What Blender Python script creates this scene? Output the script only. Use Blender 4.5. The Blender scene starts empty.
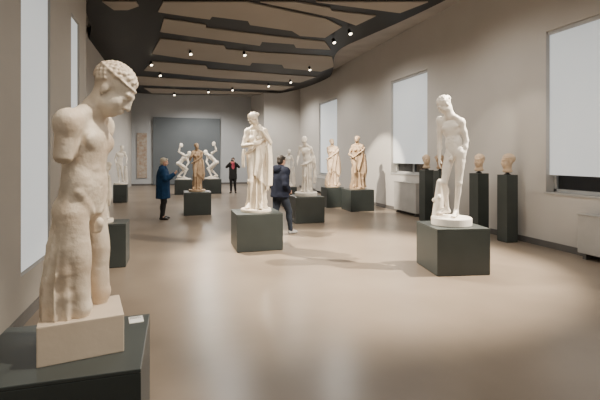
import bpy, bmesh, math, random
import numpy as np
from mathutils import Matrix, Vector
random.seed(4)
FP=420.0; HOR=157.0; CH=1.72; TH=math.atan(125/420.0)
sT,cT=math.sin(TH),math.cos(TH)
def G(px,py,z=0.0):
    dep=FP*(CH-z)/(py-HOR); lat=(px-300)/FP*dep
    return (dep*sT+lat*cT, dep*cT-lat*sT)
def view_yaw(x,y): return -math.atan2(x,y)
coll=bpy.context.scene.collection
# ------------------------------------------------------------ materials
def mat(name,c1,c2=None,scale=4.0,rough=0.6,bump=0.0,bscale=30.0,metal=0.0,emit=None,es=1.0,detail=6,spec=0.5,stretch=None,coat=0.0):
    m=bpy.data.materials.new(name); m.use_nodes=True; nt=m.node_tree; b=nt.nodes['Principled BSDF']
    c2=c2 or tuple(v*0.85 for v in c1)
    tc=nt.nodes.new('ShaderNodeTexCoord'); mp=nt.nodes.new('ShaderNodeMapping')
    if stretch: mp.inputs['Scale'].default_value=stretch
    nt.links.new(tc.outputs['Object'],mp.inputs[0])
    n=nt.nodes.new('ShaderNodeTexNoise'); n.inputs['Scale'].default_value=scale; n.inputs['Detail'].default_value=detail
    nt.links.new(mp.outputs[0],n.inputs['Vector'])
    r=nt.nodes.new('ShaderNodeValToRGB'); r.color_ramp.elements[0].position=.32; r.color_ramp.elements[1].position=.68
    r.color_ramp.elements[0].color=(*c2,1); r.color_ramp.elements[1].color=(*c1,1)
    nt.links.new(n.outputs['Fac'],r.inputs[0]); nt.links.new(r.outputs[0],b.inputs['Base Color'])
    b.inputs['Roughness'].default_value=rough; b.inputs['Metallic'].default_value=metal
    b.inputs['Specular IOR Level'].default_value=spec; b.inputs['Coat Weight'].default_value=coat
    if emit:
        b.inputs['Emission Color'].default_value=(*emit,1); b.inputs['Emission Strength'].default_value=es
    if bump>0:
        n2=nt.nodes.new('ShaderNodeTexNoise'); n2.inputs['Scale'].default_value=bscale; n2.inputs['Detail'].default_value=5
        nt.links.new(mp.outputs[0],n2.inputs['Vector'])
        bp=nt.nodes.new('ShaderNodeBump'); bp.inputs['Strength'].default_value=bump; bp.inputs['Distance'].default_value=0.02
        nt.links.new(n2.outputs['Fac'],bp.inputs['Height']); nt.links.new(bp.outputs[0],b.inputs['Normal'])
    return m
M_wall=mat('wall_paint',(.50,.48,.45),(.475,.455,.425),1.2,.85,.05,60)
M_wallleft=mat('wall_left_dimmed',(.31,.29,.26),(.29,.27,.24),1.2,.85,.05,60)  # wall colour darkened so the left side reads as dimly lit
M_wallfar=mat('wall_far_paint',(.46,.48,.50),(.44,.46,.48),1.2,.85)
M_panelblue=mat('slate_panel',(.13,.148,.162),(.12,.138,.152),1.5,.85)
M_floor=mat('floor_resin',(.265,.213,.163),(.185,.147,.112),.6,.30,.012,6,detail=10,spec=.42)
M_ceil=mat('ceiling_plaster',(.42,.40,.38),None,2,.9)
M_black=mat('black_soffit',(.003,.003,.0035),None,2,.45,spec=.25)
M_raft=mat('ceiling_panel_taupe',(.33,.295,.255),(.30,.268,.23),.6,.85)
M_plinth=mat('plinth_slate',(.042,.051,.049),(.035,.043,.041),3,.42,.02,40)
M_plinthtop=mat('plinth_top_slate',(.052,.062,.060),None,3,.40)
M_toe=mat('plinth_toe_black',(.01,.01,.01),None,3,.7)
M_marble=mat('white_marble',(.80,.73,.61),(.63,.54,.42),5,.5,.16,45)
M_marblew=mat('bright_marble',(.84,.80,.73),(.72,.66,.58),5,.5,.10,45)
M_tan=mat('tan_marble',(.50,.36,.23),(.34,.23,.14),7,.65,.25,30)
M_peach=mat('peach_marble',(.64,.50,.36),(.50,.37,.25),5,.6,.15,40)
M_aged=mat('aged_marble',(.82,.73,.60),(.58,.46,.34),5,.55,.34,26,detail=12)
M_agedb=mat('aged_base_marble',(.64,.54,.43),(.55,.46,.36),3,.55,.05,30,detail=9)
M_shade=mat('window_shade',(.62,.64,.65),None,.7,.9,emit=(.74,.82,.86),es=.50)
M_frame=mat('window_frame',(.42,.42,.41),None,3,.5)
M_glassdk=mat('dark_glass',(.02,.022,.025),None,3,.15)
M_heater=mat('radiator_cover',(.40,.39,.37),None,3,.5)
M_base=mat('baseboard_grey',(.12,.115,.11),None,3,.5)
M_card=mat('white_card',(.8,.8,.78),None,3,.6)
M_ink=mat('ink',(.05,.05,.05),None,3,.6)
M_metal=mat('dark_metal',(.03,.03,.03),None,6,.4,metal=.6)
M_lens=mat('lamp_lens',(.9,.85,.7),None,6,.3,emit=(1,.86,.62),es=14)
M_skin=mat('skin',(.55,.33,.24),(.5,.29,.21),9,.55)
M_navy=mat('navy_fabric',(.009,.012,.025),(.006,.008,.017),14,.9,.2,60,spec=.2)
M_blue=mat('blue_fabric',(.012,.045,.11),(.008,.032,.08),14,.9,.3,40,spec=.2)
M_jean=mat('dark_denim',(.022,.028,.042),(.015,.02,.03),14,.9,.2,80,spec=.2)
M_blk=mat('black_fabric',(.012,.012,.013),None,14,.85,.1,60)
M_shoe=mat('shoe_dark',(.03,.025,.022),None,14,.5)
M_sole=mat('shoe_pale',(.3,.3,.3),None,14,.6)
M_hairdk=mat('hair_dark',(.02,.014,.01),None,40,.6,.4,90)
M_hairbl=mat('hair_blond',(.58,.50,.38),(.44,.37,.27),40,.6,.4,90)
M_pink=mat('pink_fabric',(.6,.10,.16),None,14,.8)
M_art=mat('relief_art',(.34,.24,.18),(.46,.42,.36),7,.8)
# ------------------------------------------------------------ helpers
def finish(o,label=None,cat=None,kind=None,group=None):
    if label:o['label']=label
    if cat:o['category']=cat
    if kind:o['kind']=kind
    if group:o['group']=group
    return o
def mesh_obj(name,verts,faces,material=None,smooth=False,parent=None,loc=(0,0,0),rot=0.0):
    me=bpy.data.meshes.new(name); me.from_pydata([tuple(v) for v in verts],[],[tuple(f) for f in faces]); me.update()
    o=bpy.data.objects.new(name,me); coll.objects.link(o)
    if material: me.materials.append(material)
    if smooth: me.polygons.foreach_set('use_smooth',[True]*len(me.polygons))
    if parent: o.parent=parent
    o.location=loc; o.rotation_euler=(0,0,rot)
    return o
def empty(name,loc,rot=0.0):
    o=bpy.data.objects.new(name,None); coll.objects.link(o); o.location=loc; o.rotation_euler=(0,0,rot); o.empty_display_size=.1
    return o
def bm_obj(name,bm,material,parent=None,loc=(0,0,0),rot=0,smooth=False):
    me=bpy.data.meshes.new(name); bm.to_mesh(me); bm.free(); me.materials.append(material)
    if smooth: me.polygons.foreach_set('use_smooth',[True]*len(me.polygons))
    o=bpy.data.objects.new(name,me); coll.objects.link(o)
    if parent:o.parent=parent
    o.location=loc;o.rotation_euler=(0,0,rot)
    return o
def box(name,lo,hi,material,parent=None,loc=(0,0,0),rot=0,bev=0.0):
    bm=bmesh.new(); bmesh.ops.create_cube(bm,size=1)
    for v in bm.verts:
        v.co=Vector(((lo[i]+hi[i])/2+v.co[i]*(hi[i]-lo[i])) for i in range(3))
    if bev>0: bmesh.ops.bevel(bm,geom=bm.edges[:],offset=bev,segments=2,affect='EDGES',profile=.6)
    return bm_obj(name,bm,material,parent,loc,rot)
def lathe(name,prof,material,parent=None,loc=(0,0,0),seg=48,sx=1,sy=1,rot=0):
    vs=[];fs=[]
    for r,z in prof:
        for i in range(seg):
            a=2*math.pi*i/seg; vs.append((r*math.cos(a)*sx,r*math.sin(a)*sy,z))
    n=len(prof)
    for j in range(n-1):
        for i in range(seg):
            fs.append((j*seg+i,j*seg+(i+1)%seg,(j+1)*seg+(i+1)%seg,(j+1)*seg+i))
    fs.append(tuple(range(seg))[::-1]); fs.append(tuple((n-1)*seg+i for i in range(seg)))
    o=mesh_obj(name,vs,fs,material,False,parent,loc,rot)
    return o
# ------------------------------------------------------------ SDF sculptor
V=lambda *a: np.array(a,dtype=float)
def nrm(v):
    v=np.array(v,float); return v/ (np.linalg.norm(v)+1e-9)
def frame(left,up):
    up=nrm(up); left=np.array(left,float); left=nrm(left-up*np.dot(left,up)); back=np.cross(up,left)
    return np.stack([left,back,up],axis=1)
class SDF:
    def __init__(s,lo,hi,vox):
        s.lo=np.array(lo,float); s.vox=vox; s.n=(np.ceil((np.array(hi)-s.lo)/vox)+1).astype(int)
        s.ax=[(s.lo[i]+vox*np.arange(s.n[i])).astype(np.float32) for i in range(3)]
        s.F=np.full(tuple(s.n),1.0,np.float32)
    def reg(s,lo,hi):
        a=[max(0,int((lo[i]-s.lo[i])/s.vox)) for i in range(3)]
        b=[min(s.n[i],int((hi[i]-s.lo[i])/s.vox)+2) for i in range(3)]
        if any(a[i]>=b[i] for i in range(3)): return None
        sl=tuple(slice(a[i],b[i]) for i in range(3))
        X=s.ax[0][sl[0]][:,None,None];Y=s.ax[1][sl[1]][None,:,None];Z=s.ax[2][sl[2]][None,None,:]
        return sl,X,Y,Z
    def app(s,sl,d,k,sub):
        A=s.F[sl]
        if sub:
            d=-d; h=np.clip(.5+.5*(d-A)/k,0,1); s.F[sl]=A*(1-h)+d*h+k*h*(1-h)
        else:
            h=np.clip(.5+.5*(A-d)/k,0,1); s.F[sl]=A*(1-h)+d*h-k*h*(1-h)
    def cone(s,a,b,ra,rb,k=.02,sub=False):
        a=np.array(a,float);b=np.array(b,float); m=max(ra,rb)+k+3*s.vox
        g=s.reg(np.minimum(a,b)-m,np.maximum(a,b)+m)
        if g is None:return
        sl,X,Y,Z=g; ba=b-a; L=np.dot(ba,ba)+1e-9
        h=np.clip(((X-a[0])*ba[0]+(Y-a[1])*ba[1]+(Z-a[2])*ba[2])/L,0,1)
        d=np.sqrt((X-a[0]-h*ba[0])**2+(Y-a[1]-h*ba[1])**2+(Z-a[2]-h*ba[2])**2)-(ra+(rb-ra)*h)
        s.app(sl,d.astype(np.float32),k,sub)
    def ell(s,c,r,R=None,k=.02,sub=False):
        c=np.array(c,float); r=np.array(r,float)
        if R is None:R=np.eye(3)
        e=np.sqrt(((R*r[None,:])**2).sum(1)); m=e+k+3*s.vox
        g=s.reg(c-m,c+m)
        if g is None:return
        sl,X,Y,Z=g; X=X-c[0];Y=Y-c[1];Z=Z-c[2]
        p=[X*R[0,i]+Y*R[1,i]+Z*R[2,i] for i in range(3)]
        k0=np.sqrt(sum((p[i]/r[i])**2 for i in range(3))); k1=np.sqrt(sum((p[i]/r[i]**2)**2 for i in range(3)))+1e-6
        s.app(sl,(k0*(k0-1)/k1).astype(np.float32),k,sub)
    def robe(s,prof,n=14,amp=.02,twist=0.0,ph=0.0,k=.03,z0=None,z1=None,wob=.5,slant=0.0,slant1=0.0):
        pr=np.array(sorted(prof),float); z0=pr[0,0] if z0 is None else z0; z1=pr[-1,0] if z1 is None else z1
        m=.12; lo=V((pr[:,1]-pr[:,3]).min()-m,(pr[:,2]-pr[:,4]).min()-m,z0-m-abs(slant)*.3); hi=V((pr[:,1]+pr[:,3]).max()+m,(pr[:,2]+pr[:,4]).max()+m,z1+m+abs(slant1)*.3)
        g=s.reg(lo,hi)
        if g is None:return
        sl,X,Y,Z=g
        f=lambda i:np.interp(Z.ravel(),pr[:,0],pr[:,i]).reshape(Z.shape)
        cx,cy,rx,ry,am=f(1),f(2),f(3),f(4),f(5)
        q=np.sqrt(((X-cx)/rx)**2+((Y-cy)/ry)**2); th=np.arctan2((Y-cy)/ry,(X-cx)/rx)
        ang=n*th/1.0+ph+twist*Z+wob*np.sin(3.1*Z+2*th+ph)+wob*.8*np.sin(7*Z-3*th)
        fold=np.abs(np.sin(ang*.5))**.8
        d=(q-1)*np.minimum(rx,ry)*.95+amp*am*fold
        d=np.maximum(d,np.maximum(z0+slant*X-Z,Z-z1-slant1*X))
        s.app(sl,d.astype(np.float32),k,False)
    def inflate(s,a): s.F-=a
    def clipz(s,z,above=True):
        Z=s.ax[2][None,None,:]
        s.F=np.maximum(s.F,(z-Z) if above else (Z-z)).astype(np.float32)
    def mesh(s,name,material,parent=None,loc=(0,0,0),rot=0):
        F=s.F; F[0]=1;F[-1]=1;F[:,0]=1;F[:,-1]=1;F[:,:,0]=np.maximum(F[:,:,0],.001);F[:,:,-1]=1
        S=F<0
        c=np.zeros(tuple(np.array(F.shape)-1),np.int8)
        offs=[(i,j,k) for i in (0,1) for j in (0,1) for k in (0,1)]
        def sh(A,o): return A[o[0]:A.shape[0]-1+o[0],o[1]:A.shape[1]-1+o[1],o[2]:A.shape[2]-1+o[2]]
        for o in offs: c+=sh(S,o)
        idx=np.argwhere((c>0)&(c<8)); 
        ids=np.full(c.shape,-1,np.int64); ids[idx[:,0],idx[:,1],idx[:,2]]=np.arange(len(idx))
        acc=np.zeros((len(idx),3));cnt=np.zeros(len(idx))
        val={o:F[idx[:,0]+o[0],idx[:,1]+o[1],idx[:,2]+o[2]].astype(float) for o in offs}
        for o in offs:
            for a in range(3):
                if o[a]==0:
                    o2=list(o);o2[a]=1;o2=tuple(o2)
                    va,vb=val[o],val[o2]; m=(va<0)!=(vb<0); t=np.where(m,va/(va-vb+1e-12),0)
                    p=np.tile(np.array(o,float),(len(idx),1)); p[:,a]+=t
                    acc[m]+=p[m]; cnt[m]+=1
        vs=(idx+acc/cnt[:,None])*s.vox+s.lo
        fs=[]
        for a in range(3):
            b,cx=(a+1)%3,(a+2)%3
            Sa=np.take(S,range(0,S.shape[a]-1),axis=a);Sb=np.take(S,range(1,S.shape[a]),axis=a)
            e=np.argwhere(Sa!=Sb); e=e[(e[:,b]>=1)&(e[:,cx]>=1)&(e[:,b]<S.shape[b]-1)&(e[:,cx]<S.shape[cx]-1)]
            def cid(db,dc):
                q=e.copy();q[:,b]+=db;q[:,cx]+=dc
                return ids[q[:,0],q[:,1],q[:,2]]
            quad=np.stack([cid(-1,-1),cid(0,-1),cid(0,0),cid(-1,0)],1)
            ins=Sa[e[:,0],e[:,1],e[:,2]]
            quad[~ins]=quad[~ins][:,::-1]
            fs.append(quad)
        fs=np.concatenate(fs); fs=fs[(fs>=0).all(1)]
        me=bpy.data.meshes.new(name); me.vertices.add(len(vs)); me.vertices.foreach_set('co',vs.astype(np.float32).ravel())
        me.loops.add(len(fs)*4); me.loops.foreach_set('vertex_index',fs.astype(np.int32).ravel())
        me.polygons.add(len(fs)); me.polygons.foreach_set('loop_start',(np.arange(len(fs))*4).astype(np.int32)); 
        me.update(calc_edges=True); me.validate()
        me.polygons.foreach_set('use_smooth',[True]*len(me.polygons)); me.materials.append(material)
        o=bpy.data.objects.new(name,me); coll.objects.link(o)
        if parent:o.parent=parent
        o.location=loc;o.rotation_euler=(0,0,rot)
        return o
# ------------------------------------------------------------ anatomy
def head(S,c,fwd,up=(0,0,1),s=1.0,hair='curl',neck=None,seed=1,face=True,skin=True):
    c=np.array(c,float); back=-nrm(fwd); up=np.array(up,float); up=nrm(up-back*np.dot(up,back)); left=np.cross(back,up)
    R=np.stack([left,back,up],axis=1)
    L=lambda x,y,z: c+R@(np.array([x,y,z])*s)
    def e(x,y,z,a,b,d,k=.012,sub=False): S.ell(L(x,y,z),(a*s,b*s,d*s),R,k*s,sub)
    if skin:
        e(0,.015,.03,.075,.092,.083)
        e(0,-.022,-.035,.058,.066,.080,.02)
        e(0,-.048,-.086,.027,.026,.020,.025)
        for q in (-1,1):
            e(q*.040,-.015,-.060,.02,.042,.028,.025); e(q*.036,-.054,-.033,.024,.022,.026,.02)
        if face:
            e(0,-.076,.022,.050,.014,.013,.02)
            for q in (-1,1): e(q*.030,-.090,-.001,.019,.015,.013,.012,True)
            for q in (-1,1): e(q*.030,-.072,-.003,.0155,.013,.011,.003)
            S.cone(L(0,-.086,.014),L(0,-.104,-.032),.008*s,.011*s,.012*s)
            for q in (-1,1): e(q*.010,-.093,-.035,.007,.009,.007,.006)
            e(0,-.088,-.057,.021,.009,.006,.006); e(0,-.085,-.068,.017,.010,.007,.006)
            S.cone(L(-.02,-.097,-.0625),L(.02,-.097,-.0625),.002*s,.002*s,.004*s,True)
        for q in (-1,1): e(q*.075,.012,-.012,.011,.019,.030,.006)
    rnd=random.Random(seed)
    if hair=='curl':
        e(0,.022,.045,.080,.091,.077,.01)
        for i in range(110):
            th=rnd.uniform(0,2*math.pi); z=rnd.uniform(-.45,1); r=math.sqrt(max(0,1-z*z))
            x,y=r*math.cos(th),r*math.sin(th)
            if y<-.35 and z<.40: continue
            if abs(x)>.6 and z<.1 and y<.15: continue
            e(x*.079,.022+y*.090,.040+z*.076,.0145,.0145,.0115,.004)
    elif hair in('bun','wave'):
        e(0,.025,.04,.084,.092,.078,.01)
        for q in(-1,1):
            for i in range(4):
                S.cone(L(q*.005,-.062+.012*i,.075+.012*i),L(q*.082,.01+.02*i,.0+.018*i),.013*s,.013*s,.006*s)
        e(0,.125,.01,.035,.035,.035,.02)
    elif hair=='cap':
        e(0,.028,.04,.086,.098,.086,.012); e(0,.05,-.03,.072,.068,.07,.02)
        e(0,-.06,.085,.055,.03,.02,.02)
    elif hair=='fillet':
        e(0,.022,.042,.079,.093,.078,.012)
        for i in range(170):
            z=1-1.5*(i+.5)/170; th=i*2.39996; r=math.sqrt(max(0,1-z*z)); x,y=r*math.cos(th),r*math.sin(th)
            if y<-.40 and z<.42: continue
            if abs(x)>.55 and z<.1 and y<.1: continue
            e(x*.080,.022+y*.094,.042+z*.080,.0115,.0115,.010,.004)
        pts=[L(.0845*math.cos(a),.020+.099*math.sin(a),.062+.010*math.sin(a)) for a in np.linspace(0,2*math.pi,25)]
        for a,b in zip(pts[:-1],pts[1:]): S.cone(a,b,.005*s,.005*s,.003*s)
    if skin and neck is not None:
        S.cone(L(0,.02,-.05),np.array(neck,float),.050*s,.058*s,.03*s)
def torso(S,P,C,N,lp,lc,s=1.0,female=False,abs_=True,hip=1.0):
    P,C,N=[np.array(v,float) for v in(P,C,N)]
    up=C-P; Rp=frame(lp,up); Rc=frame(lc,N-C); M=(P+C)/2; Rm=frame(np.array(lp)+np.array(lc),up)
    def e(O,R,x,y,z,a,b,d,k=.03,sub=False): S.ell(O+R@(np.array([x,y,z])*s),(a*s,b*s,d*s),R,k*s,sub)
    h=hip
    e(P,Rp,0,0,0,.148*h,.095*h,.11,.04); e(P,Rp,0,-.015,.07,.125*h,.078*h,.09,.04)
    for q in(-1,1): e(P,Rp,q*.07*h,.052,-.045,.075*h,.068*h,.085,.03)
    e(M,Rm,0,0,0,.118 if not female else .108,.080,.15,.04)
    if not female: e(M,Rm,0,.005,-.02,.122,.080,.12,.05)
    e(C,Rc,0,0,0,.150 if not female else .135,.100,.15,.04); e(C,Rc,0,.005,.095,.158 if not female else .14,.08,.065,.04)
    for q in(-1,1):
        if female: e(C,Rc,q*.068,-.088,.0,.052,.055,.052,.02)
        else: e(C,Rc,q*.068,-.068,.045,.074,.031,.052,.018)
        e(C,Rc,q*.078,.07,.03,.06,.035,.08,.03)
        S.cone(N+Rc@(V(q*.02,0,.03)*s),C+Rc@(V(q*.16,0,.135)*s),.04*s,.045*s,.035*s)
        if abs_ and not female:
            for t,(w,hh) in zip((.30,.47,.64),((.03,.036),(.031,.028),(.032,.026))):
                o=P+(C-P)*t; e(o,Rm,q*.033,-.067,0.0,w,.021,hh,.012)
            e(M,Rm,q*.092,-.015,-.03,.030,.056,.07,.03)
            S.cone(P+Rp@(V(q*.128*h,-.05,.055)*s),P+Rp@(V(q*.03,-.086*h,-.055)*s),.015*s,.010*s,.02*s)
            S.cone(C+Rc@(V(0,-.116,-.045)*s),C+Rc@(V(q*.10,-.102,-.12)*s),.006*s,.006*s,.012*s,True)
    if abs_: S.cone(C+Rc@(V(0,-.112,.08)*s),C+Rc@(V(0,-.112,-.03)*s),.006*s,.006*s,.012*s,True); S.ell(P+Rp@(V(0,-.102,.085)*s),(.008*s,.012*s,.009*s),Rp,.008,True)
def hand(S,w,d,n,s=1.0,curl=.5,flip=1):
    w=np.array(w,float); d=nrm(d); n=np.array(n,float); n=nrm(n-d*np.dot(n,d)); sd=np.cross(d,n)*flip
    R=np.stack([sd,d,n],axis=1)
    S.ell(w+d*.048*s,(.038*s,.05*s,.016*s),R,.012*s)
    for i,(o,l) in enumerate(((.028,.9),(.010,1.0),(-.009,.95),(-.027,.75))):
        a=w+d*.088*s+sd*o*s; cur=curl; 
        for j,ll in enumerate((.038,.026,.02)):
            ang=cur*(j+.4); dj=nrm(d*math.cos(ang)+n*math.sin(ang)); b=a+dj*ll*l*s
            S.cone(a,b,(.0095-.001*j)*s,(.0088-.001*j)*s,.003*s); a=b
    a=w+d*.02*s+sd*.03*s; b=a+nrm(d*.8+sd*.8+n*.3)*.04*s; c=b+nrm(d*.9+sd*.25+n*.4)*.03*s
    S.cone(a,b,.014*s,.011*s,.008*s); S.cone(b,c,.011*s,.0085*s,.003*s)
def arm(S,sh,el,wr,s=1.0,stump=None,delt=True):
    sh,el=np.array(sh,float),np.array(el,float)
    if delt: S.ell(sh,(.062*s,.062*s,.07*s),None,.035*s)
    if stump is not None:
        e2=sh+(el-sh)*stump; S.cone(sh,e2,.054*s,.046*s,.03*s); return
    wr=np.array(wr,float)
    S.cone(sh,el,.052*s,.039*s,.03*s); S.ell(sh+(el-sh)*.5,(.048*s,.048*s,.07*s),frame((1,0.01,0),el-sh),.02*s)
    S.cone(el,el+(wr-el)*.4,.038*s,.039*s,.015*s); S.cone(el+(wr-el)*.35,wr,.039*s,.026*s,.02*s)
def leg(S,hip,kn,an,toe=(0,-1,0),s=1.0,foot=True,thigh=1.0,cut=None):
    hip,kn=np.array(hip,float),np.array(kn,float)
    toe=nrm(toe)
    S.cone(hip,kn,.086*s*thigh,.053*s,.03*s)
    R=frame((np.cross(toe,(0,0,1))+1e-3),hip-kn)
    S.ell(hip+(kn-hip)*.42+toe*.018*s,(.068*s,.06*s,.15*s),R,.025*s)
    if an is None: return
    an=np.array(an,float)
    S.ell(kn+toe*.018*s,(.041*s,.042*s,.048*s),R,.015*s)
    S.cone(kn,an,.048*s,.033*s,.02*s)
    R2=frame(np.cross(toe,(0,0,1))+1e-3,kn-an); S.ell(kn+(an-kn)*.30-toe*.022*s,(.044*s,.042*s,.10*s),R2,.02*s)
    if foot:
        sd=np.cross(toe,(0,0,1))
        heel=an-toe*.03*s+V(0,0,-.045*s); ball=an+toe*.13*s+V(0,0,-.055*s)
        S.cone(an,heel,.033*s,.033*s,.02*s); S.cone(an+toe*.02*s,ball,.036*s,.024*s,.02*s); S.cone(heel,ball,.031*s,.027*s,.02*s)
        for i,o in enumerate((-.028,-.013,.001,.014,.026)):
            S.cone(ball+sd*o*s,ball+sd*o*s*1.1+toe*(.065-.004*i)*s+V(0,0,-.006*s),.014*s,.0105*s,.004*s)
def ridge(S,pts,r=.015,k=.02,sub=False):
    for a,b in zip(pts[:-1],pts[1:]): S.cone(a,b,r,r,k,sub)
def curve_ridge(S,a,b,sag,r=.014,k=.018,n=6):
    a,b,sag=np.array(a,float),np.array(b,float),np.array(sag,float)
    pts=[a+(b-a)*t+sag*4*t*(1-t) for t in np.linspace(0,1,n)]
    ridge(S,pts,r,k)
# ------------------------------------------------------------ plinths & statues
def plinth(cx,cy,w,d,h,label,rot=0,group='slate plinths under the statues',name='display_plinth'):
    e=empty(name,(cx,cy,0),rot)
    box('toe_kick',(-w/2+.008,-d/2+.008,0),(w/2-.008,d/2-.008,.01),M_toe,e)
    box('body',(-w/2,-d/2,.009),(w/2,d/2,h-.02),M_plinth,e,bev=.004)
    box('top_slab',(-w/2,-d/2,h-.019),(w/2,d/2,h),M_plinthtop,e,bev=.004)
    finish(e,label,'plinth',group=group); return e
PH=.68
def statue(name,label,cx,cy,z,yaw,S,material,base,smat=None,extra=None,cat='statue'):
    e=empty(name,(cx,cy,z),yaw)
    if base[0]=='round': lathe('base',[(base[1]*.98,0),(base[1],.01),(base[1],base[2]-.012),(base[1]*.97,base[2])],smat or material,e)
    else: box('base',(-base[1]/2,-base[3]/2,0),(base[1]/2,base[3]/2,base[2]),smat or material,e,bev=.005)
    S.mesh('figure',material,e,(0,0,base[2]-.004))
    finish(e,label,cat); return e
def spot(loc,tgt,power,angle=35,blend=.5,col=(1,.86,.68),rad=.05,fixture=True):
    l=bpy.data.lights.new('spot_or_fill','SPOT'); l.energy=power; l.spot_size=math.radians(angle); l.spot_blend=blend; l.color=col; l.shadow_soft_size=rad
    o=bpy.data.objects.new('spot_or_fill',l); coll.objects.link(o); o.location=loc
    d=Vector(tgt)-Vector(loc); o.rotation_euler=d.to_track_quat('-Z','Y').to_euler()
    return o
# ---- room
XR=6.8; XL=-1.5; XL2=-2.5; YS=8.17; YF=27.0; YN=22.9; XN=4.73; CZ=5.6; YB=-4.0
def struct(o): o['kind']='structure'; return o
struct(box('floor',(-3,YB-.2,-.1),(7.2,YF+.4,0),M_floor))
struct(box('ceiling',(-3,YB-.2,CZ),(7.2,YF+.4,CZ+.1),M_ceil))
wins=[(-2.6,-.5,1.05,4.12),(4.2,6.36,1.05,4.12),(10.3,12.37,1.20,4.2),(17.17,19.57,.9,4.35)]
def wall_open(name,x0,x1,y0,y1,z1,wins,m):
    bm=bmesh.new()
    def bx(a,b,c,d):
        r=bmesh.ops.create_cube(bm,size=1)
        for v in r['verts']: v.co=Vector(((x0+x1)/2+v.co.x*(x1-x0),(a+b)/2+v.co.y*(b-a),(c+d)/2+v.co.z*(d-c)))
    y=y0
    for a,b,c,d in wins:
        bx(y,a,0,z1); bx(a,b,0,c); bx(a,b,d,z1); y=b
    bx(y,y1,0,z1)
    return struct(bm_obj(name,bm,m))
wall_open('wall_right',XR,XR+.35,YB,YN,CZ,wins,M_wall)
shade_z=[1.4,1.38,1.52,.95]
for i,(a,b,c,d) in enumerate(wins):
    e=empty(f'window_{i+1}',(XR+.16,(a+b)/2,c)); struct(e); h=(b-a)/2; H=d-c
    box('glass',(.08,-h+.05,.05),(.10,h-.05,H-.05),M_glassdk,e)
    bm=bmesh.new()
    for (y0,y1,z0,z1) in ((-h,-h+.06,0,H),(h-.06,h,0,H),(-h,h,0,.06),(-h,h,H-.06,H),(-.03,.03,0,H)):
        r=bmesh.ops.create_cube(bm,size=1)
        for v in r['verts']: v.co=Vector((.06+v.co.x*.05,(y0+y1)/2+v.co.y*(y1-y0),(z0+z1)/2+v.co.z*(z1-z0)))
    bm_obj('window_frame',bm,M_frame,e)
    box('roller_shade',(-.08,-h+.01,shade_z[i]-c),(-.07,h-.01,H-.05),M_shade,e)
    box('shade_cassette',(-.12,-h+.01,H-.07),(.0,h-.01,H-.003),M_frame,e,bev=.006)
    box('sill',(-.18,-h-.03,-.03),(.03,h+.03,.003),M_frame,e)
lw=[(-.9,.6,.5,5.0),(4.9,5.95,.5,5.2),(7.05,7.62,1.4,3.9)]
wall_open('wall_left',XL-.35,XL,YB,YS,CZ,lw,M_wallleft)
for i,(a,b,c,d) in enumerate(lw):
    e=empty(f'window_{i+5}',(XL-.02,(a+b)/2,c)); struct(e); h=(b-a)/2; H=d-c
    box('roller_shade',(-.02,-h+.003,0.02),(-.01,h-.003,H-.02),M_shade,e)
    box('window_frame',(-.10,-h+.003,0),(-.05,h-.003,H),M_frame,e)
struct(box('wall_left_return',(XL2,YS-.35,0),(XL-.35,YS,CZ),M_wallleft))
struct(box('wall_left_far',(XL2-.3,YS-.35,0),(XL2,YF,CZ),M_wall))
struct(box('wall_back',(-3,YF,0),(XN+.35,YF+.3,CZ),M_wallfar))
struct(box('wall_jog',(XN,YN,0),(XR+.35,YF,CZ),M_wall))
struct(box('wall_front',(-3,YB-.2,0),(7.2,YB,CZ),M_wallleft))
struct(box('baseboard_right',(XR-.02,YB,0),(XR,YN,.12),M_base))
struct(box('baseboard_left',(XL,YB,0),(XL+.02,YS,.12),M_base))
struct(box('baseboard_back',(XL2,YF-.02,0),(XN,YF,.1),M_base))
def bx_at(name,px0,px1,py0,py1,yw,th,m):
    def X(px): a=math.atan((px-300)/FP)+TH; return yw*math.tan(a)
    def Zd(px,py): a=math.atan((px-300)/FP)+TH; dep=yw*cT+X(px)*sT; return CH+(HOR-py)*dep/FP
    return box(name,(X(px0),yw-th,Zd((px0+px1)/2,py1)),(X(px1),yw-.002,Zd((px0+px1)/2,py0)),m,bev=.01)
o=bx_at('exhibit_board',153,220,118,184,YF,.12,M_panelblue); finish(o,'large slate grey exhibit board on the end wall','exhibit board')
o=bx_at('wall_relief',137,147,133,178,YF,.06,M_art); finish(o,'tall brownish weathered fragment mounted on the end wall','artwork')
def radiator(y0,y1,h):
    e=empty('radiator_cover',(XR-.13,(y0+y1)/2,0)); L=(y1-y0)/2
    box('body',(-.11,-L,.10),(.10,L,h),M_heater,e,bev=.008)
    box('top_grille',(-.12,-L-.01,h+.001),(.11,L+.01,h+.02),M_heater,e,bev=.004)
    for q in(-1,1): box('foot',(-.08,q*(L-.1)-.03,0),(.08,q*(L-.1)+.03,.099),M_base,e)
    finish(e,'grey metal radiator cover below a shaded window','radiator cover',group='radiator covers along the window wall')
radiator(3.7,5.5,.74); radiator(10.5,11.75,.95); radiator(17.2,19.4,.72)
def prism(name,pts,z0,z1,m,kind=True):
    n=len(pts); vs=[(x,y,z0) for x,y in pts]+[(x,y,z1) for x,y in pts]
    fs=[tuple(range(n))[::-1],tuple(range(n,2*n))]+[(i,(i+1)%n,n+(i+1)%n,n+i) for i in range(n)]
    o=mesh_obj(name,vs,fs,m); 
    bm=bmesh.new();bm.from_mesh(o.data);bmesh.ops.recalc_face_normals(bm,faces=bm.faces);bm.to_mesh(o.data);bm.free()
    return o
rz=5.3
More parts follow.
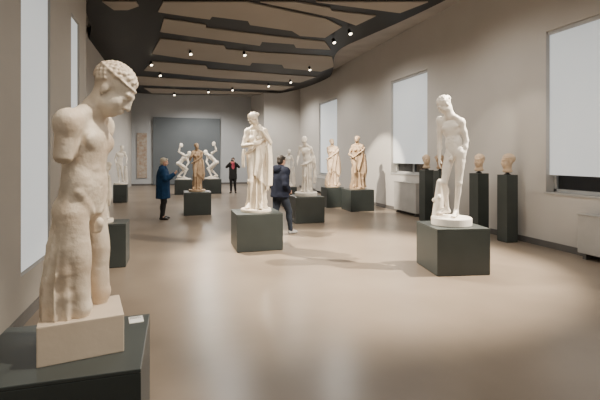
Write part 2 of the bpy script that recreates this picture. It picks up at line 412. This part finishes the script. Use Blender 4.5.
def smoothpts(p,n=4):
    out=[];N=len(p)
    for i in range(N):
        p0,p1,p2,p3=[np.array(p[(i+j-1)%N],float) for j in range(4)]
        for t in np.linspace(0,1,n,endpoint=False):
            out.append(tuple(.5*((2*p1)+(-p0+p2)*t+(2*p0-5*p1+4*p2-p3)*t*t+(-p0+3*p1-3*p2+p3)*t**3)))
    return out
raft=[(86,6),(91,28),(88,48),(92,72),(104,88),(150,94),(210,95),(262,95),(296,90),(326,79),(333,70),(334,58),(342,48),(368,36),(400,22),(440,3)]
rp=[G(x,y,rz) for x,y in raft]
rp+= [(6.0,7.0),(6.4,3.0),(6.3,-2),(4.0,-3.4),(0,-3.4),(-1.2,-2),(-1.3,3),(-1.2,8.0)]
o=prism('ceiling_raft',smoothpts(rp),rz,rz+.22,M_black); finish(o,'black curved suspended ceiling raft with wavy edges','ceiling raft')
pan=[[(102,0.5),(136,0.5),(139,5),(128,9),(114,9)],
[(163,1),(246,1),(326,18),(342,26),(325,37),(300,35),(292,30),(250,24),(248,20),(212,15.5),(210,18.5),(184,15),(158,11)],
[(260,1),(296,1),(330,7),(332,10),(376,15),(356,24.5),(334,16.5)],
[(316,1),(428,1),(400,12)],
[(164,18),(206,24),(206,27),(240,31.5),(300,38.5),(325,41),(331,49),(296,47),(294,43.5),(262,41),(260,45),(188,35),(160,31)],
[(160,38),(224,45),(226,48.5),(262,52),(300,54),(332,56),(334,66),(321,71),(284,67.5),(282,64),(252,62),(250,65),(186,58),(152,53)],
[(152,61),(206,65),(208,68.5),(250,71.5),(316,76.5),(300,82),(220,77.5),(144,70)],
[(134,75.5),(220,81.5),(294,86.3),(282,90),(124,84)],
[(144,87.5),(278,93),(260,94.2),(152,92.8)]]
for i,p in enumerate(pan):
    q=[G(x,y,rz) for x,y in p]
    o=prism('ceiling_panel',q,rz-.03,rz-.002,M_raft); finish(o,'taupe ceiling panel hung under the black raft','ceiling panel',group='taupe panels of the suspended ceiling')
for k,(y0,y1) in enumerate(((5.0,8.0),(1.0,4.2),(-2.8,.2))):
    o=prism('ceiling_panel',[(.2,y0),(5.6,y0+.2),(5.6,y1),(.2,y1-.3)],rz-.03,rz-.002,M_raft); finish(o,'taupe ceiling panel hung under the black raft','ceiling panel',group='taupe panels of the suspended ceiling')
def fixture(x,y,z,tgt):
    e=empty('ceiling_spotlight',(x,y,z))
    lathe('mount',[(.03,-.0),(.03,.02),(.012,.03),(.012,.045)],M_metal,e,(0,0,0),16)
    d=(Vector(tgt)-Vector((x,y,z))).normalized()
    b=lathe('lamp_body',[(.035,-.02),(.045,.0),(.05,.05),(.055,.13)],M_metal,e,(0,0,-.01),20)
    b.rotation_euler=d.to_track_quat('Z','Y').to_euler()
    l=lathe('lamp_lens',[(.044,.131),(.044,.135)],M_lens,e,(0,0,-.01),20); l.rotation_euler=b.rotation_euler
    finish(e,'small black ceiling spotlight with a warm glowing lens','spotlight',group='spotlights under the ceiling')
zf=rz-.08
for px,py in ((160,73),(190,51),(208,90),(232,88),(268,84),(244,52),(333,39),(349,30),(309,67),(174,93),(151,62),(290,80)):
    x,y=G(px,py,zf-.0); fixture(x,y,zf,(x+.8,max(3,y-2.5),.5))
# ---- plinth placements
PL='dark slate plinth carrying '
def place_plinth(px,py,w,label,d=None,h=PH,name='display_plinth',rot=0):
    x,y=G(px,py); d=d or w; cx,cy=x+w/2,y+d/2
    plinth(cx,cy,w,d,h,label,rot=rot,name=name); return cx,cy
plinth(-.57,2.58,.82,.76,PH,PL+'an armless male torso statue')
def card(x,y,z,rot,w=.075,h=.05):
    e=empty('label_card',(x,y,z),rot); box('card',(-w/2,-h/2,0),(w/2,h/2,.004),M_card,e)
    for i in range(3): box('text_line',(-w/2+.008,h/2-.014-.013*i,.0041),(w/2-.012-.01*(i%2),h/2-.010-.013*i,.0046),M_ink,e)
    finish(e,'small white printed information card on the plinth','label',group='label cards')
card(*G(136,320,PH),PH+.001,.15,.085,.11)
# ================= Statue A
s=1.05
S=SDF((-.45,-.42,-.02),(.42,.42,1.5),.007)
ax=V(.46,.888,0); cc=V(.015,0,1.035)
Pp=V(.005,.0,.60);Cc=V(.018,.0,.89);Nn=V(.050,.0,1.085)
torso(S,Pp,Cc,Nn,V(.55,.835,.05),V(.46,.888,-.04),s,hip=.90)
shR=cc-ax*.200+V(0.01,0,-.015); shL=cc+ax*.195
eR=shR+V(-.035,.02,-.34); arm(S,shR,eR,None,s*.96,stump=.50)
S.ell(shR+(eR-shR)*.50+V(-.03,-.03,-.075),(.075,.055,.05),frame((1,0,.5),(-.5,0,1)),.006,True)
arm(S,shL,shL+V(.03,.0,-.28),None,s*.95,stump=.28)
head(S,V(.158,-.045,1.215),V(.84,-.34,-.68),V(.3,-.05,1),1.20,'fillet',neck=Nn)
hp=nrm(V(.55,.835,0))
hR=Pp-hp*.085+V(-.005,0,-.06); hL=Pp+hp*.085+V(0,0,-.06)
kR=V(-.005,-.10,.05); kL=V(.095,.08,.07)
leg(S,hR,kR,kR+V(-.01,.03,-.4),V(.85,-.45,0),s*.88,foot=False); leg(S,hL,kL,kL+V(.0,.03,-.4),V(.85,-.45,0),s*.86,foot=False)
S.ell(Pp+V(.080,-.060,-.12),(.024,.024,.033),None,.015); S.ell(Pp+V(.072,-.052,-.152),(.021,.026,.022),None,.012)
prof=[(-.02,-.110,.0,.100,.155,1),(.15,-.110,.0,.098,.145,1),(.35,-.090,.0,.086,.13,1),(.52,-.070,.01,.072,.115,.8),(.72,-.060,.03,.045,.09,.4)]
S.robe(prof,n=11,amp=.028,twist=1.2,ph=.7,k=.02)
for i in range(4):
    curve_ridge(S,V(-.06-.02*i,-.095+.03*i,.62-.05*i),V(-.07-.035*i,-.135+.02*i,.0),V(-.01,-.008,0),.016,.03)
S.clipz(0)
e=statue('marble_statue','aged marble standing male figure, armless, head bowed, legs broken at knees',-.49,2.56,PH,view_yaw(-.48,2.56),S,M_aged,('box',.40,.2,.36),M_agedb)
# ================= nudes
def nude(S,s,armR,armL,hf=(-.5,-.8,-.25),hair='curl',weight='L',seed=1,handR=None,handL=None,faceon=True,lean=0.0,slim=.95,hs=1.02,bow=0.0):
    g=lambda *a:V(*a)*s
    q=1 if weight=='L' else -1; r=s*slim
    P=g(.055*q,0,.95);C=g(.005*q,.005,1.275);N=g(-.025*q,.0,1.49)
    torso(S,P,C,N,V(1,0,.22*q),V(1,0,-.18*q),r,hip=.96)
    hw=g(.055*q+.080*q,0,.945); hfree=g(.055*q-.080*q,-.0,.905)
    leg(S,hw,g(.115*q,-.01,.51),g(.06*q,.03,.085),V(.15*q,-1,0),r)
    leg(S,hfree,g(-.05*q,-.13,.51),g(-.10*q,.08,.11),V(-.45*q,-.9,0),r)
    S.ell(g(.040*q,-.10,.86),(.026*s,.028*s,.036*s),None,.015)
    shR=g(-.172*slim/.95-.01*q,0,1.41+.024*q); shL=g(.166*slim/.95-.01*q,0,1.41-.024*q)
    for sh,a,hd in((shR,armR,handR),(shL,armL,handL)):
        if a is None: arm(S,sh,sh+V(0,0,-.3*s),None,r,stump=.3)
        elif isinstance(a,float): arm(S,sh,sh+V(0,0,-.3*s),None,r,stump=a)
        else:
            arm(S,sh,g(*a[0]),g(*a[1]),r)
            if hd: hand(S,g(*a[1]),V(*hd[0]),V(*hd[1]),s,hd[2],hd[3])
    if hair is not None: head(S,N+g(-.035*q-bow*.6*q,-.055-bow*.5,.168-bow*.2),V(*hf),V(-.12*q-bow*2*q,-.1-bow*2,1),s*hs,hair,neck=N,seed=seed)
s=1.045
cx,cy=place_plinth(445,278,.80,PL+'a white nude athlete statue',rot=math.radians(-11))
S=SDF((-.42,-.36,-.02),(.42,.36,1.95),.008)
nude(S,s,((-.195,.03,1.12),(-.165,-.04,.87)),((.205,.04,1.12),(.185,-.02,.87)),hf=(-.62,-.60,-.72),seed=3,handR=((.05,-.15,-1),(1,.3,0),.4,-1),handL=((-.05,-.15,-1),(-1,.3,0),.4,1),weight='L',slim=.90,hs=1.13,bow=.03)
S.cone(V(-.25,.06,0),V(-.20,.06,.52),.085,.06,.02)
for i in range(7):
    a=i*1.3; S.ell(V(-.23+.08*math.cos(a),.06+.08*math.sin(a),.06+.06*i),(.025,.025,.035),None,.015)
S.cone(V(-.19,.06,.50),V(-.08,.03,.62),.03,.025,.02)
S.clipz(0)
statue('marble_statue','white marble nude athlete with bowed curly head beside tree stump',cx,cy,PH,view_yaw(cx,cy)-.40,S,M_marblew,('round',.30,.12))
# ================= draped
def draped(S,s,hf=(-.5,-.8,-.2),hair='bun',arms=None,n=15,amp=.03,tw=.8,ph=0.,flare=1.0,upper=True,headless=False,seed=2,mantle=True,hands=None,fat=.92,bow=0.0):
    g=lambda *a:V(*a)*s
    P=g(.03,0,.95);C=g(0,.005,1.27);N=g(0,.01,1.47)
    torso(S,P,C,N,V(1,0,.12),V(1,0,-.08),s*min(fat,1.0),female=True,abs_=False)
    f=fat
    prof=[(-.01,.01,0,.20*flare*f,.17*flare,1.1),(.08,.01,0,.185*flare*f,.16*flare,1.1),(.35,.02,-.005,.165*flare*f,.145,1),(.7,.035,-.0,.175*f,.135,.8),(.95,.04,.0,.175*f,.13,.6),(1.12,.02,.0,.145*f,.115,.5),(1.3,.0,.0,.16*f,.12,.4),(1.42,0,.005,.145*f,.085,.2)]
    S.robe([tuple(v*s if i<5 else v for i,v in enumerate(r)) for r in prof],n=n,amp=amp*s,twist=tw,ph=ph,k=.015)
    leg(S,g(-.07,-.03,.9),g(-.08,-.135,.50),g(-.10,-.04,.09),V(-.3,-1,0),s*.95)
    leg(S,g(.10,0,.9),g(.10,-.05,.50),g(.09,-.06,.085),V(.2,-1,0),s*.95)
    if mantle:
        mp=[(.42,.03,-.01,.195*f,.168,1),(.7,.035,-.005,.195*f,.158,1),(.95,.035,0,.192*f,.150,.9),(1.15,.02,0,.172*f,.138,.7),(1.34,.01,0,.17*f,.125,.3)]
        S.robe([tuple(v*s if i<5 else v for i,v in enumerate(r)) for r in mp],n=8,amp=.048*s,twist=-7,ph=ph+1,k=.006,z0=.60*s,z1=1.13*s,slant=-1.0,slant1=.85,wob=.7)
        ridge(S,[g(-.165*f,-.07,.99),g(-.06,-.128,1.07),g(.06,-.128,1.17),g(.14*f,-.09,1.26),g(.17*f,-.01,1.36)],.024*s,.012*s)
        for i in range(5):
            curve_ridge(S,g(.165*f+.008*i,-.08+.035*i,1.12),g(.195*f+.012*i,-.09+.04*i,.34+.05*i),g(.01,0,0),.017*s,.006*s)
    shR=g(-.155,0,1.40);shL=g(.155,0,1.40)
    arms=arms or (.4,.4); hands=hands or (None,None)
    for sh,a,hd in zip((shR,shL),arms,hands):
        if isinstance(a,float): arm(S,sh,sh+V(0,0,-.28*s),None,s*.92,stump=a)
        else:
            arm(S,sh,g(*a[0]),g(*a[1]),s*.92)
            if hd: hand(S,g(*a[1]),V(*hd[0]),V(*hd[1]),s,hd[2],hd[3])
            for j in range(3):
                curve_ridge(S,sh+V(0,-.03+.03*j,-.02),g(*a[0])+V(0,-.02+.02*j,.02),V(0,0,-.02),.014*s,.015*s)
    if not headless: head(S,N+g(-.015-bow*.4,-.045-bow*.6,.175-bow*.25),V(*hf),V(-.08,-.1,1),s*.98,hair,neck=N,seed=seed)
cx,cy=place_plinth(237,253,.85,PL+'a draped female statue')
S=SDF((-.45,-.36,-.02),(.48,.36,1.95),.008)
draped(S,1.05,hf=(-.70,-.5,-.70),arms=(((-.22,-.07,1.14),(-.02,-.22,1.16)),((.27,-.08,1.20),(.135,-.17,1.40))),hands=(((1,-.1,.35),(0,.9,-.1),.5,1),((-.45,-.0,1),(-.6,.5,0),.6,1)),fat=1.14,n=12,amp=.068,bow=.07,tw=.5)
for i in range(4): curve_ridge(S,V(-.20-.015*i,-.10+.035*i,1.12),V(-.21-.015*i,-.10+.03*i,.80),V(-.01,-.005,0),.017,.006)
for i in range(4): curve_ridge(S,V(.24+.015*i,-.12+.03*i,1.22),V(.24+.02*i,-.10+.03*i,.45),V(.015,-.005,0),.018,.006)
S.clipz(0)
statue('marble_statue','cream marble woman in heavy folded drapery, hand raised to shoulder',cx,cy,PH,view_yaw(cx,cy)-.15,S,M_marble,('round',.29,.06))
# ================= others
def mk(kind,px,py,w,label,pl_label,material,vox=.016,base=('round',.25,.06),yaw=0,s=.95,z=PH,d=None,sx=0.0,**kw):
    cx,cy=place_plinth(px,py,w,PL+pl_label,d=d,h=z)
    S=SDF((-.66,-.45,-.02),(.66,.45,2.0),vox)
    kind(S,s,**kw); S.clipz(0)
    statue('marble_statue',label,cx+sx,cy,z,view_yaw(cx,cy)+yaw,S,material,base)
    return cx,cy
def halfdraped(S,s,**kw):
    nude(S,s,((-.25,.0,1.15),(-.28,-.13,.96)),((.25,.02,1.16),(.30,-.05,.93)),hf=(-.6,-.75,-.1),hair='curl',handR=((0,-.3,-1),(1,0,0),.5,-1),handL=((0,-.2,-1),(-1,0,0),.5,1))
    prof=[(0,.03,.03,.21,.17,1),(.4,.03,.02,.18,.15,1),(.75,.04,.01,.175,.14,.8),(.95,.04,0,.165,.125,.4)]
    S.robe([tuple(v*s if i<5 else v for i,v in enumerate(r)) for r in prof],n=12,amp=.04,twist=1.2,k=.015,slant1=.3)
    ridge(S,[V(-.16,-.05,.85)*s,V(0,-.14,.9)*s,V(.17,-.06,1.0)*s,V(.21,.02,1.2)*s],.025,.02)
    for i in range(4): curve_ridge(S,V(.22+.02*i,-.04+.03*i,1.1)*s,V(.24+.02*i,-.04+.03*i,.3)*s,V(.02,0,0),.02,.015)
mk(halfdraped,296,224,.78,'white marble standing youth with cloak wrapped around lower body','a cloaked youth statue',M_marblew,.014,('round',.30,.10),s=.84)
mk(draped,327,208,.62,'tan marble woman in long pleated dress','a pleated dress statue',M_peach,.016,s=.92,arms=(.5,.6),headless=False,hair='bun',hf=(.5,-.8,0),n=12,fat=1.4,amp=.065,flare=1.2)
mk(draped,351,212,.80,'brownish tan marble woman in a long mantle','a mantled woman statue',M_tan,.014,s=.95,arms=(((-.28,-.03,1.13),(-.12,-.22,1.02)),.7),hf=(-.6,-.7,-.1),n=11,ph=1.2,fat=1.42,amp=.065,flare=1.15)
mk(draped,184,216,.78,'small brownish tan stone draped figure','a tan draped statue',M_tan,.014,s=.80,arms=(((-.26,-.05,1.12),(-.2,-.2,1.25)),.5),hf=(.3,-.9,0),n=9,ph=2.2,fat=1.2,amp=.07)
def athlete(S,s,**kw):
    nude(S,s,((-.25,.03,1.13),(-.22,-.12,.92)),((.27,.0,1.15),(.24,-.18,.98)),hf=(.4,-.85,-.2),weight='R',handR=((0,-.2,-1),(1,0,0),.5,-1),handL=((.2,-.5,-.6),(0,0,-1),.5,1))
    S.cone(V(.2,.08,0),V(.17,.06,.6),.07,.06,.02)
mk(athlete,113,203,.48,'small white marble nude youth standing beside the wall','a nude youth statue',M_marblew,.02,s=.80)
mk(draped,87,270,.55,'marble draped woman partly hidden behind the nearer torso','a draped marble figure',M_marble,.014,s=.62,arms=(.4,.4),hf=(.2,-.9,0),base=('round',.16,.06),sx=-.10,fat=.85)
mk(athlete,283,207,.50,'white marble youth standing behind a visitor','a white youth statue',M_marblew,.02,s=.70)
def disco(S,s,m=1,**kw):
    g=lambda x,y,z:V(x*m,y,z)*s; r=s*1.0
    P=g(-.20,0,.74);C=g(.02,-.02,.97);N=g(.17,-.04,1.10)
    if m==1: lc=V(.45,.8,-.35); lp=V(.1,1,0)
    else: lc=V(.45,-.8,-.35); lp=V(.1,-1,0)
    torso(S,P,C,N,lp,lc,r,abs_=False)
    head(S,g(.27,-.08,1.19),V(.6*m,-.6,-.6),V(.5*m,0,1),s*1.1,'curl',neck=N)
    sR=g(-.02,-.15,1.17); sL=g(.18,.12,1.00)
    arm(S,sR,g(-.22,-.20,1.30),g(-.16,-.22,1.52),r); arm(S,sL,g(.24,-.06,.76),g(.12,-.16,.58),r)
    hand(S,g(-.16,-.22,1.52),V(.3*m,.1,.8),V(0,1,0),s,.4,1); hand(S,g(.12,-.16,.58),V(-.1*m,0,-1),V(0,1,0),s,.4,1)
    R=frame((1,.0,.3),(.8*m,-1,.2)); S.ell(g(-.10,-.22,1.62),(.11*s,.11*s,.022*s),R,.02)
    leg(S,P+g(.02,-.09,-.03),g(.17,-.10,.45),g(.00,-.10,.085),V(1*m,0,0),r)
    leg(S,P+g(.0,.08,-.03),g(.03,.10,.38),g(-.24,.12,.13),V(1*m,0,-.1),r)
mk(disco,174.5,195,.80,'white marble discus thrower crouching with disc arm swung back','a discus thrower statue',M_marblew,.016,s=.95,base=('round',.33,.05))
def disco2(S,s,**kw): disco(S,s,m=-1)
mk(disco2,203,194,.85,'white marble discus thrower turned the opposite way, disc raised','a second discus thrower',M_marblew,.016,s=1.0,base=('round',.33,.05))
# ---- busts on tall pedestals
def bust(px,py,w,h,label,material,s=1.05,hf=(-.5,-.8,-.05),seed=5,hair='curl'):
    x,y=G(px,py); cx,cy=x+w/2,y+w/2
    e=empty('tall_pedestal',(cx,cy,0))
    box('shaft',(-w/2,-w/2,.01),(w/2,w/2,h),M_plinth,e,bev=.004); box('toe_kick',(-w/2+.008,-w/2+.008,0),(w/2-.008,w/2-.008,.01),M_toe,e)
    finish(e,'tall narrow slate pedestal carrying a marble head','pedestal',group='tall head pedestals')
    b=empty('marble_bust',(cx,cy,h),view_yaw(cx,cy))
    lathe('socle',[(.06,0),(.065,.01),(.035,.03),(.03,.06)],M_metal,b,seg=24)
    S=SDF((-.22,-.22,.0),(.22,.22,.5),.008)
    S.cone(V(0,.01,.08),V(0,.0,.16),.066,.06,.02); S.ell(V(0,.01,.075),(.10,.075,.035),None,.03)
    head(S,V(0,0,.27),V(*hf),V(0,0,1),s,hair,neck=V(0,.01,.12),seed=seed)
    S.clipz(.045); S.mesh('head_sculpture',material,b)
    finish(b,label,'bust')
bust(507,243,.27,1.36,'beige marble curly head on a short socle',M_peach,1.28,hf=(-.8,-.5,0),hair='fillet')
bust(478,238,.28,1.37,'tan marble bearded head on a short socle',M_peach,1.22,hf=(-.4,-.9,0),seed=8)
bust(425,222,.28,1.37,'peach marble head on a short socle',M_peach,1.2,hf=(.3,-.9,0),seed=9)
bust(439,227,.24,1.38,'small brown stone head on a short socle',M_tan,1.2,hf=(.5,-.9,0),seed=10,hair='bun')
# ---- people
def person(label,px,py,s,yaw,hairm,hair,topm,botm,shoem,J,hem,vox=.010,hf=(0,-1,-.15),skirt=False,scarf=None,hood=False,bulk=1.0):
    x,y=G(px,py); e=empty('person',(x,y,0),view_yaw(x,y)+yaw)
    g=lambda *a:V(*a)*s
    P=g(*J['P']);C=g(*J['C']);N=g(*J['N']); hc=g(*J['H'])
    lo,hi=(-.6,-.65,-.02),(.6,.65,1.95)
    lx=V(1,0,0)
    toes=J.get('toe',(V(0,-1,0),V(0,-1,0)))
    def legs(S,k,foot=True):
        leg(S,P+g(-.09,0,-.03),g(*J['kR']),g(*J['aR']),toes[0],s*k,foot); leg(S,P+g(.09,0,-.03),g(*J['kL']),g(*J['aL']),toes[1],s*k,foot)
    def arms(S,k): 
        arm(S,g(*J['sR']),g(*J['eR']),g(*J['wR']),s*k); arm(S,g(*J['sL']),g(*J['eL']),g(*J['wL']),s*k)
    S=SDF(lo,hi,vox*.8); torso(S,P,C,N,lx,lx,s*.9,abs_=False); legs(S,.85,True); arms(S,.8)
    hand(S,g(*J['wR']),V(*J['hR'][0]),V(*J['hR'][1]),s,.7,-1); hand(S,g(*J['wL']),V(*J['hL'][0]),V(*J['hL'][1]),s,.7,1)
    head(S,hc,V(*hf),V(0,0,1),s,None,neck=N); S.mesh('body',M_skin,e)
    S=SDF(lo,hi,vox*.8); head(S,hc,V(*hf),V(0,0,1),s,hair,skin=False); S.mesh('hair',hairm,e)
    b=bulk
    S=SDF(lo,hi,vox); torso(S,P,C,N,lx,lx,s*b,abs_=False); arms(S,1.12*b)
    S.robe([(hem*s-.02,P[0],P[1],.19*s*b,.15*s*b,.5),(P[2],P[0],P[1],.18*s*b,.14*s*b,.5),(C[2],C[0],C[1],.175*s*b,.135*s*b,.3),(C[2]+.12*s,C[0],C[1],.16*s*b,.11*s*b,0)],n=9,amp=.018,twist=2,k=.03)
    for a in np.linspace(0,2*math.pi,13)[:-1]:
        p=N+V(.068*math.cos(a),.068*math.sin(a)+.008,.025)*s; S.ell(p,(.028*s,.028*s,.03*s),None,.02)
    if hood: S.ell(N+V(0,.11,-.01)*s,(.12*s,.065*s,.085*s),None,.015)
    S.inflate(.014)
    S.clipz(hem*s)
    S.mesh('jacket',topm,e)
    S=SDF(lo,hi,vox); S.ell(P,(.16*s,.11*s,.12*s),None,.03); legs(S,1.08,False); S.inflate(.014)
    S.clipz(.07*s)
    S.mesh('trousers',botm,e)
    for nm,a,t in(('R',J['aR'],toes[0]),('L',J['aL'],toes[1])):
        S=SDF(lo,(.6,.65,.5),vox*.8); a=g(*a); t=nrm(t)
        S.cone(a-t*.03*s+V(0,0,-.04)*s,a+t*.10*s+V(0,0,-.045)*s,.040*s,.040*s,.02); S.cone(a+t*.10*s+V(0,0,-.045*s),a+t*.17*s+V(0,0,-.052)*s,.042*s,.032*s,.02)
        S.cone(a,a+V(0,0,.03),.045*s,.045*s,.02); S.clipz(0 if a[2]<.12 else a[2]-.12)
        S.mesh('shoe',shoem,e)
    if scarf:
        S=SDF(lo,hi,vox)
        for a in np.linspace(0,2*math.pi,13)[:-1]: S.ell(N+V(.10*math.cos(a),.095*math.sin(a),.03)*s,(.045*s,.045*s,.05*s),None,.02)
        S.ell(N+V(.02,-.15,-.12)*s,(.08*s,.03*s,.16*s),None,.02); S.mesh('scarf',scarf,e)
    finish(e,label,'person'); return e,g
Jm=dict(P=(0,0,.93),C=(0,-.01,1.25),N=(0,-.01,1.46),H=(0,-.05,1.64),sR=(-.19,0,1.40),sL=(.19,0,1.40),eR=(-.27,.07,1.12),wR=(-.20,-.09,.97),eL=(.28,.08,1.13),wL=(.21,-.09,.98),
 hR=((.3,-.9,-.2),(1,.3,0)),hL=((-.3,-.9,-.2),(-1,.3,0)),kR=(-.09,-.18,.52),aR=(-.08,-.24,.09),kL=(.09,.05,.50),aL=(.09,.33,.15),toe=(V(-.05,-1,.0),V(.05,-1,-.25)))
person('visitor walking in navy hooded jacket and dark jeans, short dark hair',280,235,1.0,math.radians(130),M_hairdk,'cap',M_navy,M_jean,M_sole,Jm,.84,hf=(.1,-1,-.15),hood=True,bulk=1.22)
Jw=dict(P=(0,0,.92),C=(0,0,1.24),N=(0,0,1.45),H=(0,-.04,1.63),sR=(-.175,0,1.38),sL=(.175,0,1.38),eR=(-.24,-.10,1.15),wR=(-.10,-.30,1.28),eL=(.24,-.10,1.15),wL=(.10,-.30,1.28),
 hR=((.4,-.7,.6),(.6,.3,.6)),hL=((-.4,-.7,.6),(-.6,.3,.6)),kR=(-.09,-.03,.50),aR=(-.10,.02,.085),kL=(.09,-.02,.50),aL=(.12,.03,.085),toe=(V(-.2,-1,0),V(.2,-1,0)))
e,g=person('visitor in dark blue knee length coat and black trousers, blond hair',163,219.5,.97,math.radians(80),M_hairbl,'cap',M_blue,M_blk,M_shoe,Jw,.60,hf=(0,-1,-.1),bulk=1.25)
ph=box('mobile_phone',(-.04,-.005,-.07),(.04,.005,.07),M_ink,None,bev=.003)
ph.location=tuple(Vector(e.location)+Matrix.Rotation(e.rotation_euler.z,3,'Z')@Vector((0,-.42,1.34))); ph.rotation_euler=(0,0,e.rotation_euler.z)
finish(ph,'black mobile phone held up by the blond visitor','phone')
Jf=dict(Jw); Jf.update(eR=(-.30,-.12,1.28),wR=(-.11,-.24,1.50),eL=(.30,-.12,1.28),wL=(.11,-.24,1.50),hR=((.4,-.5,.7),(.7,.2,.3)),hL=((-.4,-.5,.7),(-.7,.2,.3)))
e,g=person('visitor in black coat with pink scarf raising a camera',233,193,.97,math.radians(-5),M_hairdk,'cap',M_blk,M_blk,M_shoe,Jf,.70,vox=.014,hf=(0,-1,0),scarf=M_pink)
cam_e=empty('camera_device',tuple(Vector(e.location)+Matrix.Rotation(e.rotation_euler.z,3,'Z')@Vector((0,-.38,1.56))),e.rotation_euler.z)
box('camera_body',(-.065,-.02,-.045),(.065,.025,.045),M_ink,cam_e,bev=.008); l=lathe('lens',[(.03,0),(.034,.02),(.034,.06),(.028,.062)],M_ink,cam_e,(0,-.02,0),20); l.rotation_euler=(math.pi/2,0,0)
finish(cam_e,'small black camera held up to the face of a visitor','camera')
# ---- lights
W=(1,.87,.70)
for x in(1.4,4.6):
    for y in(-1.5,3.0,7.2,11.5,16,20.5,24.5):
        if y>22 and x>4: continue
        spot((x,y,5.05),(x,y,0),(165 if y<10 else 290 if y<19 else 640),165,.6,(1,.935,.85),.2)  # unseen wide floods added as ambient fill for the whole hall
spot((1.9,1.9,5.0),(-.4,2.6,1.5),1000,34,.5,W)
spot((-.3,.4,5.1),(-.5,2.6,1.9),150,26,.5,W)
spot((6.0,4.6,4.9),(3.4,6.0,.6),5600,64,.6,W,.02)
spot((2.6,2.6,5.1),(4.1,5.55,1.6),380,30,.5,W)
spot((.2,9.2,4.9),(2.1,7.3,.4),4400,56,.6,W,.02)
spot((1.2,4.6,5.1),(1.5,7.95,1.7),800,26,.5,W)
spot((3.0,11.2,4.7),(5.9,12.7,1.5),3200,36,.4,W,.02)
def front(px,py,pw,dz=1.5,dx=-.5,dy=-3.2,ang=30):
    x,y=G(px,py); spot((x+dx,y+dy,5.1),(x+.3,y+.3,dz),pw,ang,.5,W)
front(308,222,950,dx=1.5,dy=-1.5); front(333,207,550); front(197,215,550,dx=.8,dy=-2); front(120,202,450,dx=1.5); front(180,194,850); front(212,193,850)
front(480,234,260,1.5,-1.5,-2,24); front(508,240,260,1.5,-1.5,-2,24); front(428,221,260,1.5,-1.5,-2,24); front(108,268,200,dx=1.0,dy=-2)
front(287,208,300)
w=bpy.data.worlds.new('world'); bpy.context.scene.world=w; w.use_nodes=True
w.node_tree.nodes['Background'].inputs[0].default_value=(.6,.7,.8,1); w.node_tree.nodes['Background'].inputs[1].default_value=.3
cam=bpy.data.cameras.new('camera'); co=bpy.data.objects.new('camera',cam); coll.objects.link(co)
co.location=(0,0,CH); co.rotation_euler=(math.pi/2,0,-TH); cam.sensor_width=36; cam.lens=FP/600*36; cam.shift_y=-43/600; cam.clip_end=200
bpy.context.scene.camera=co
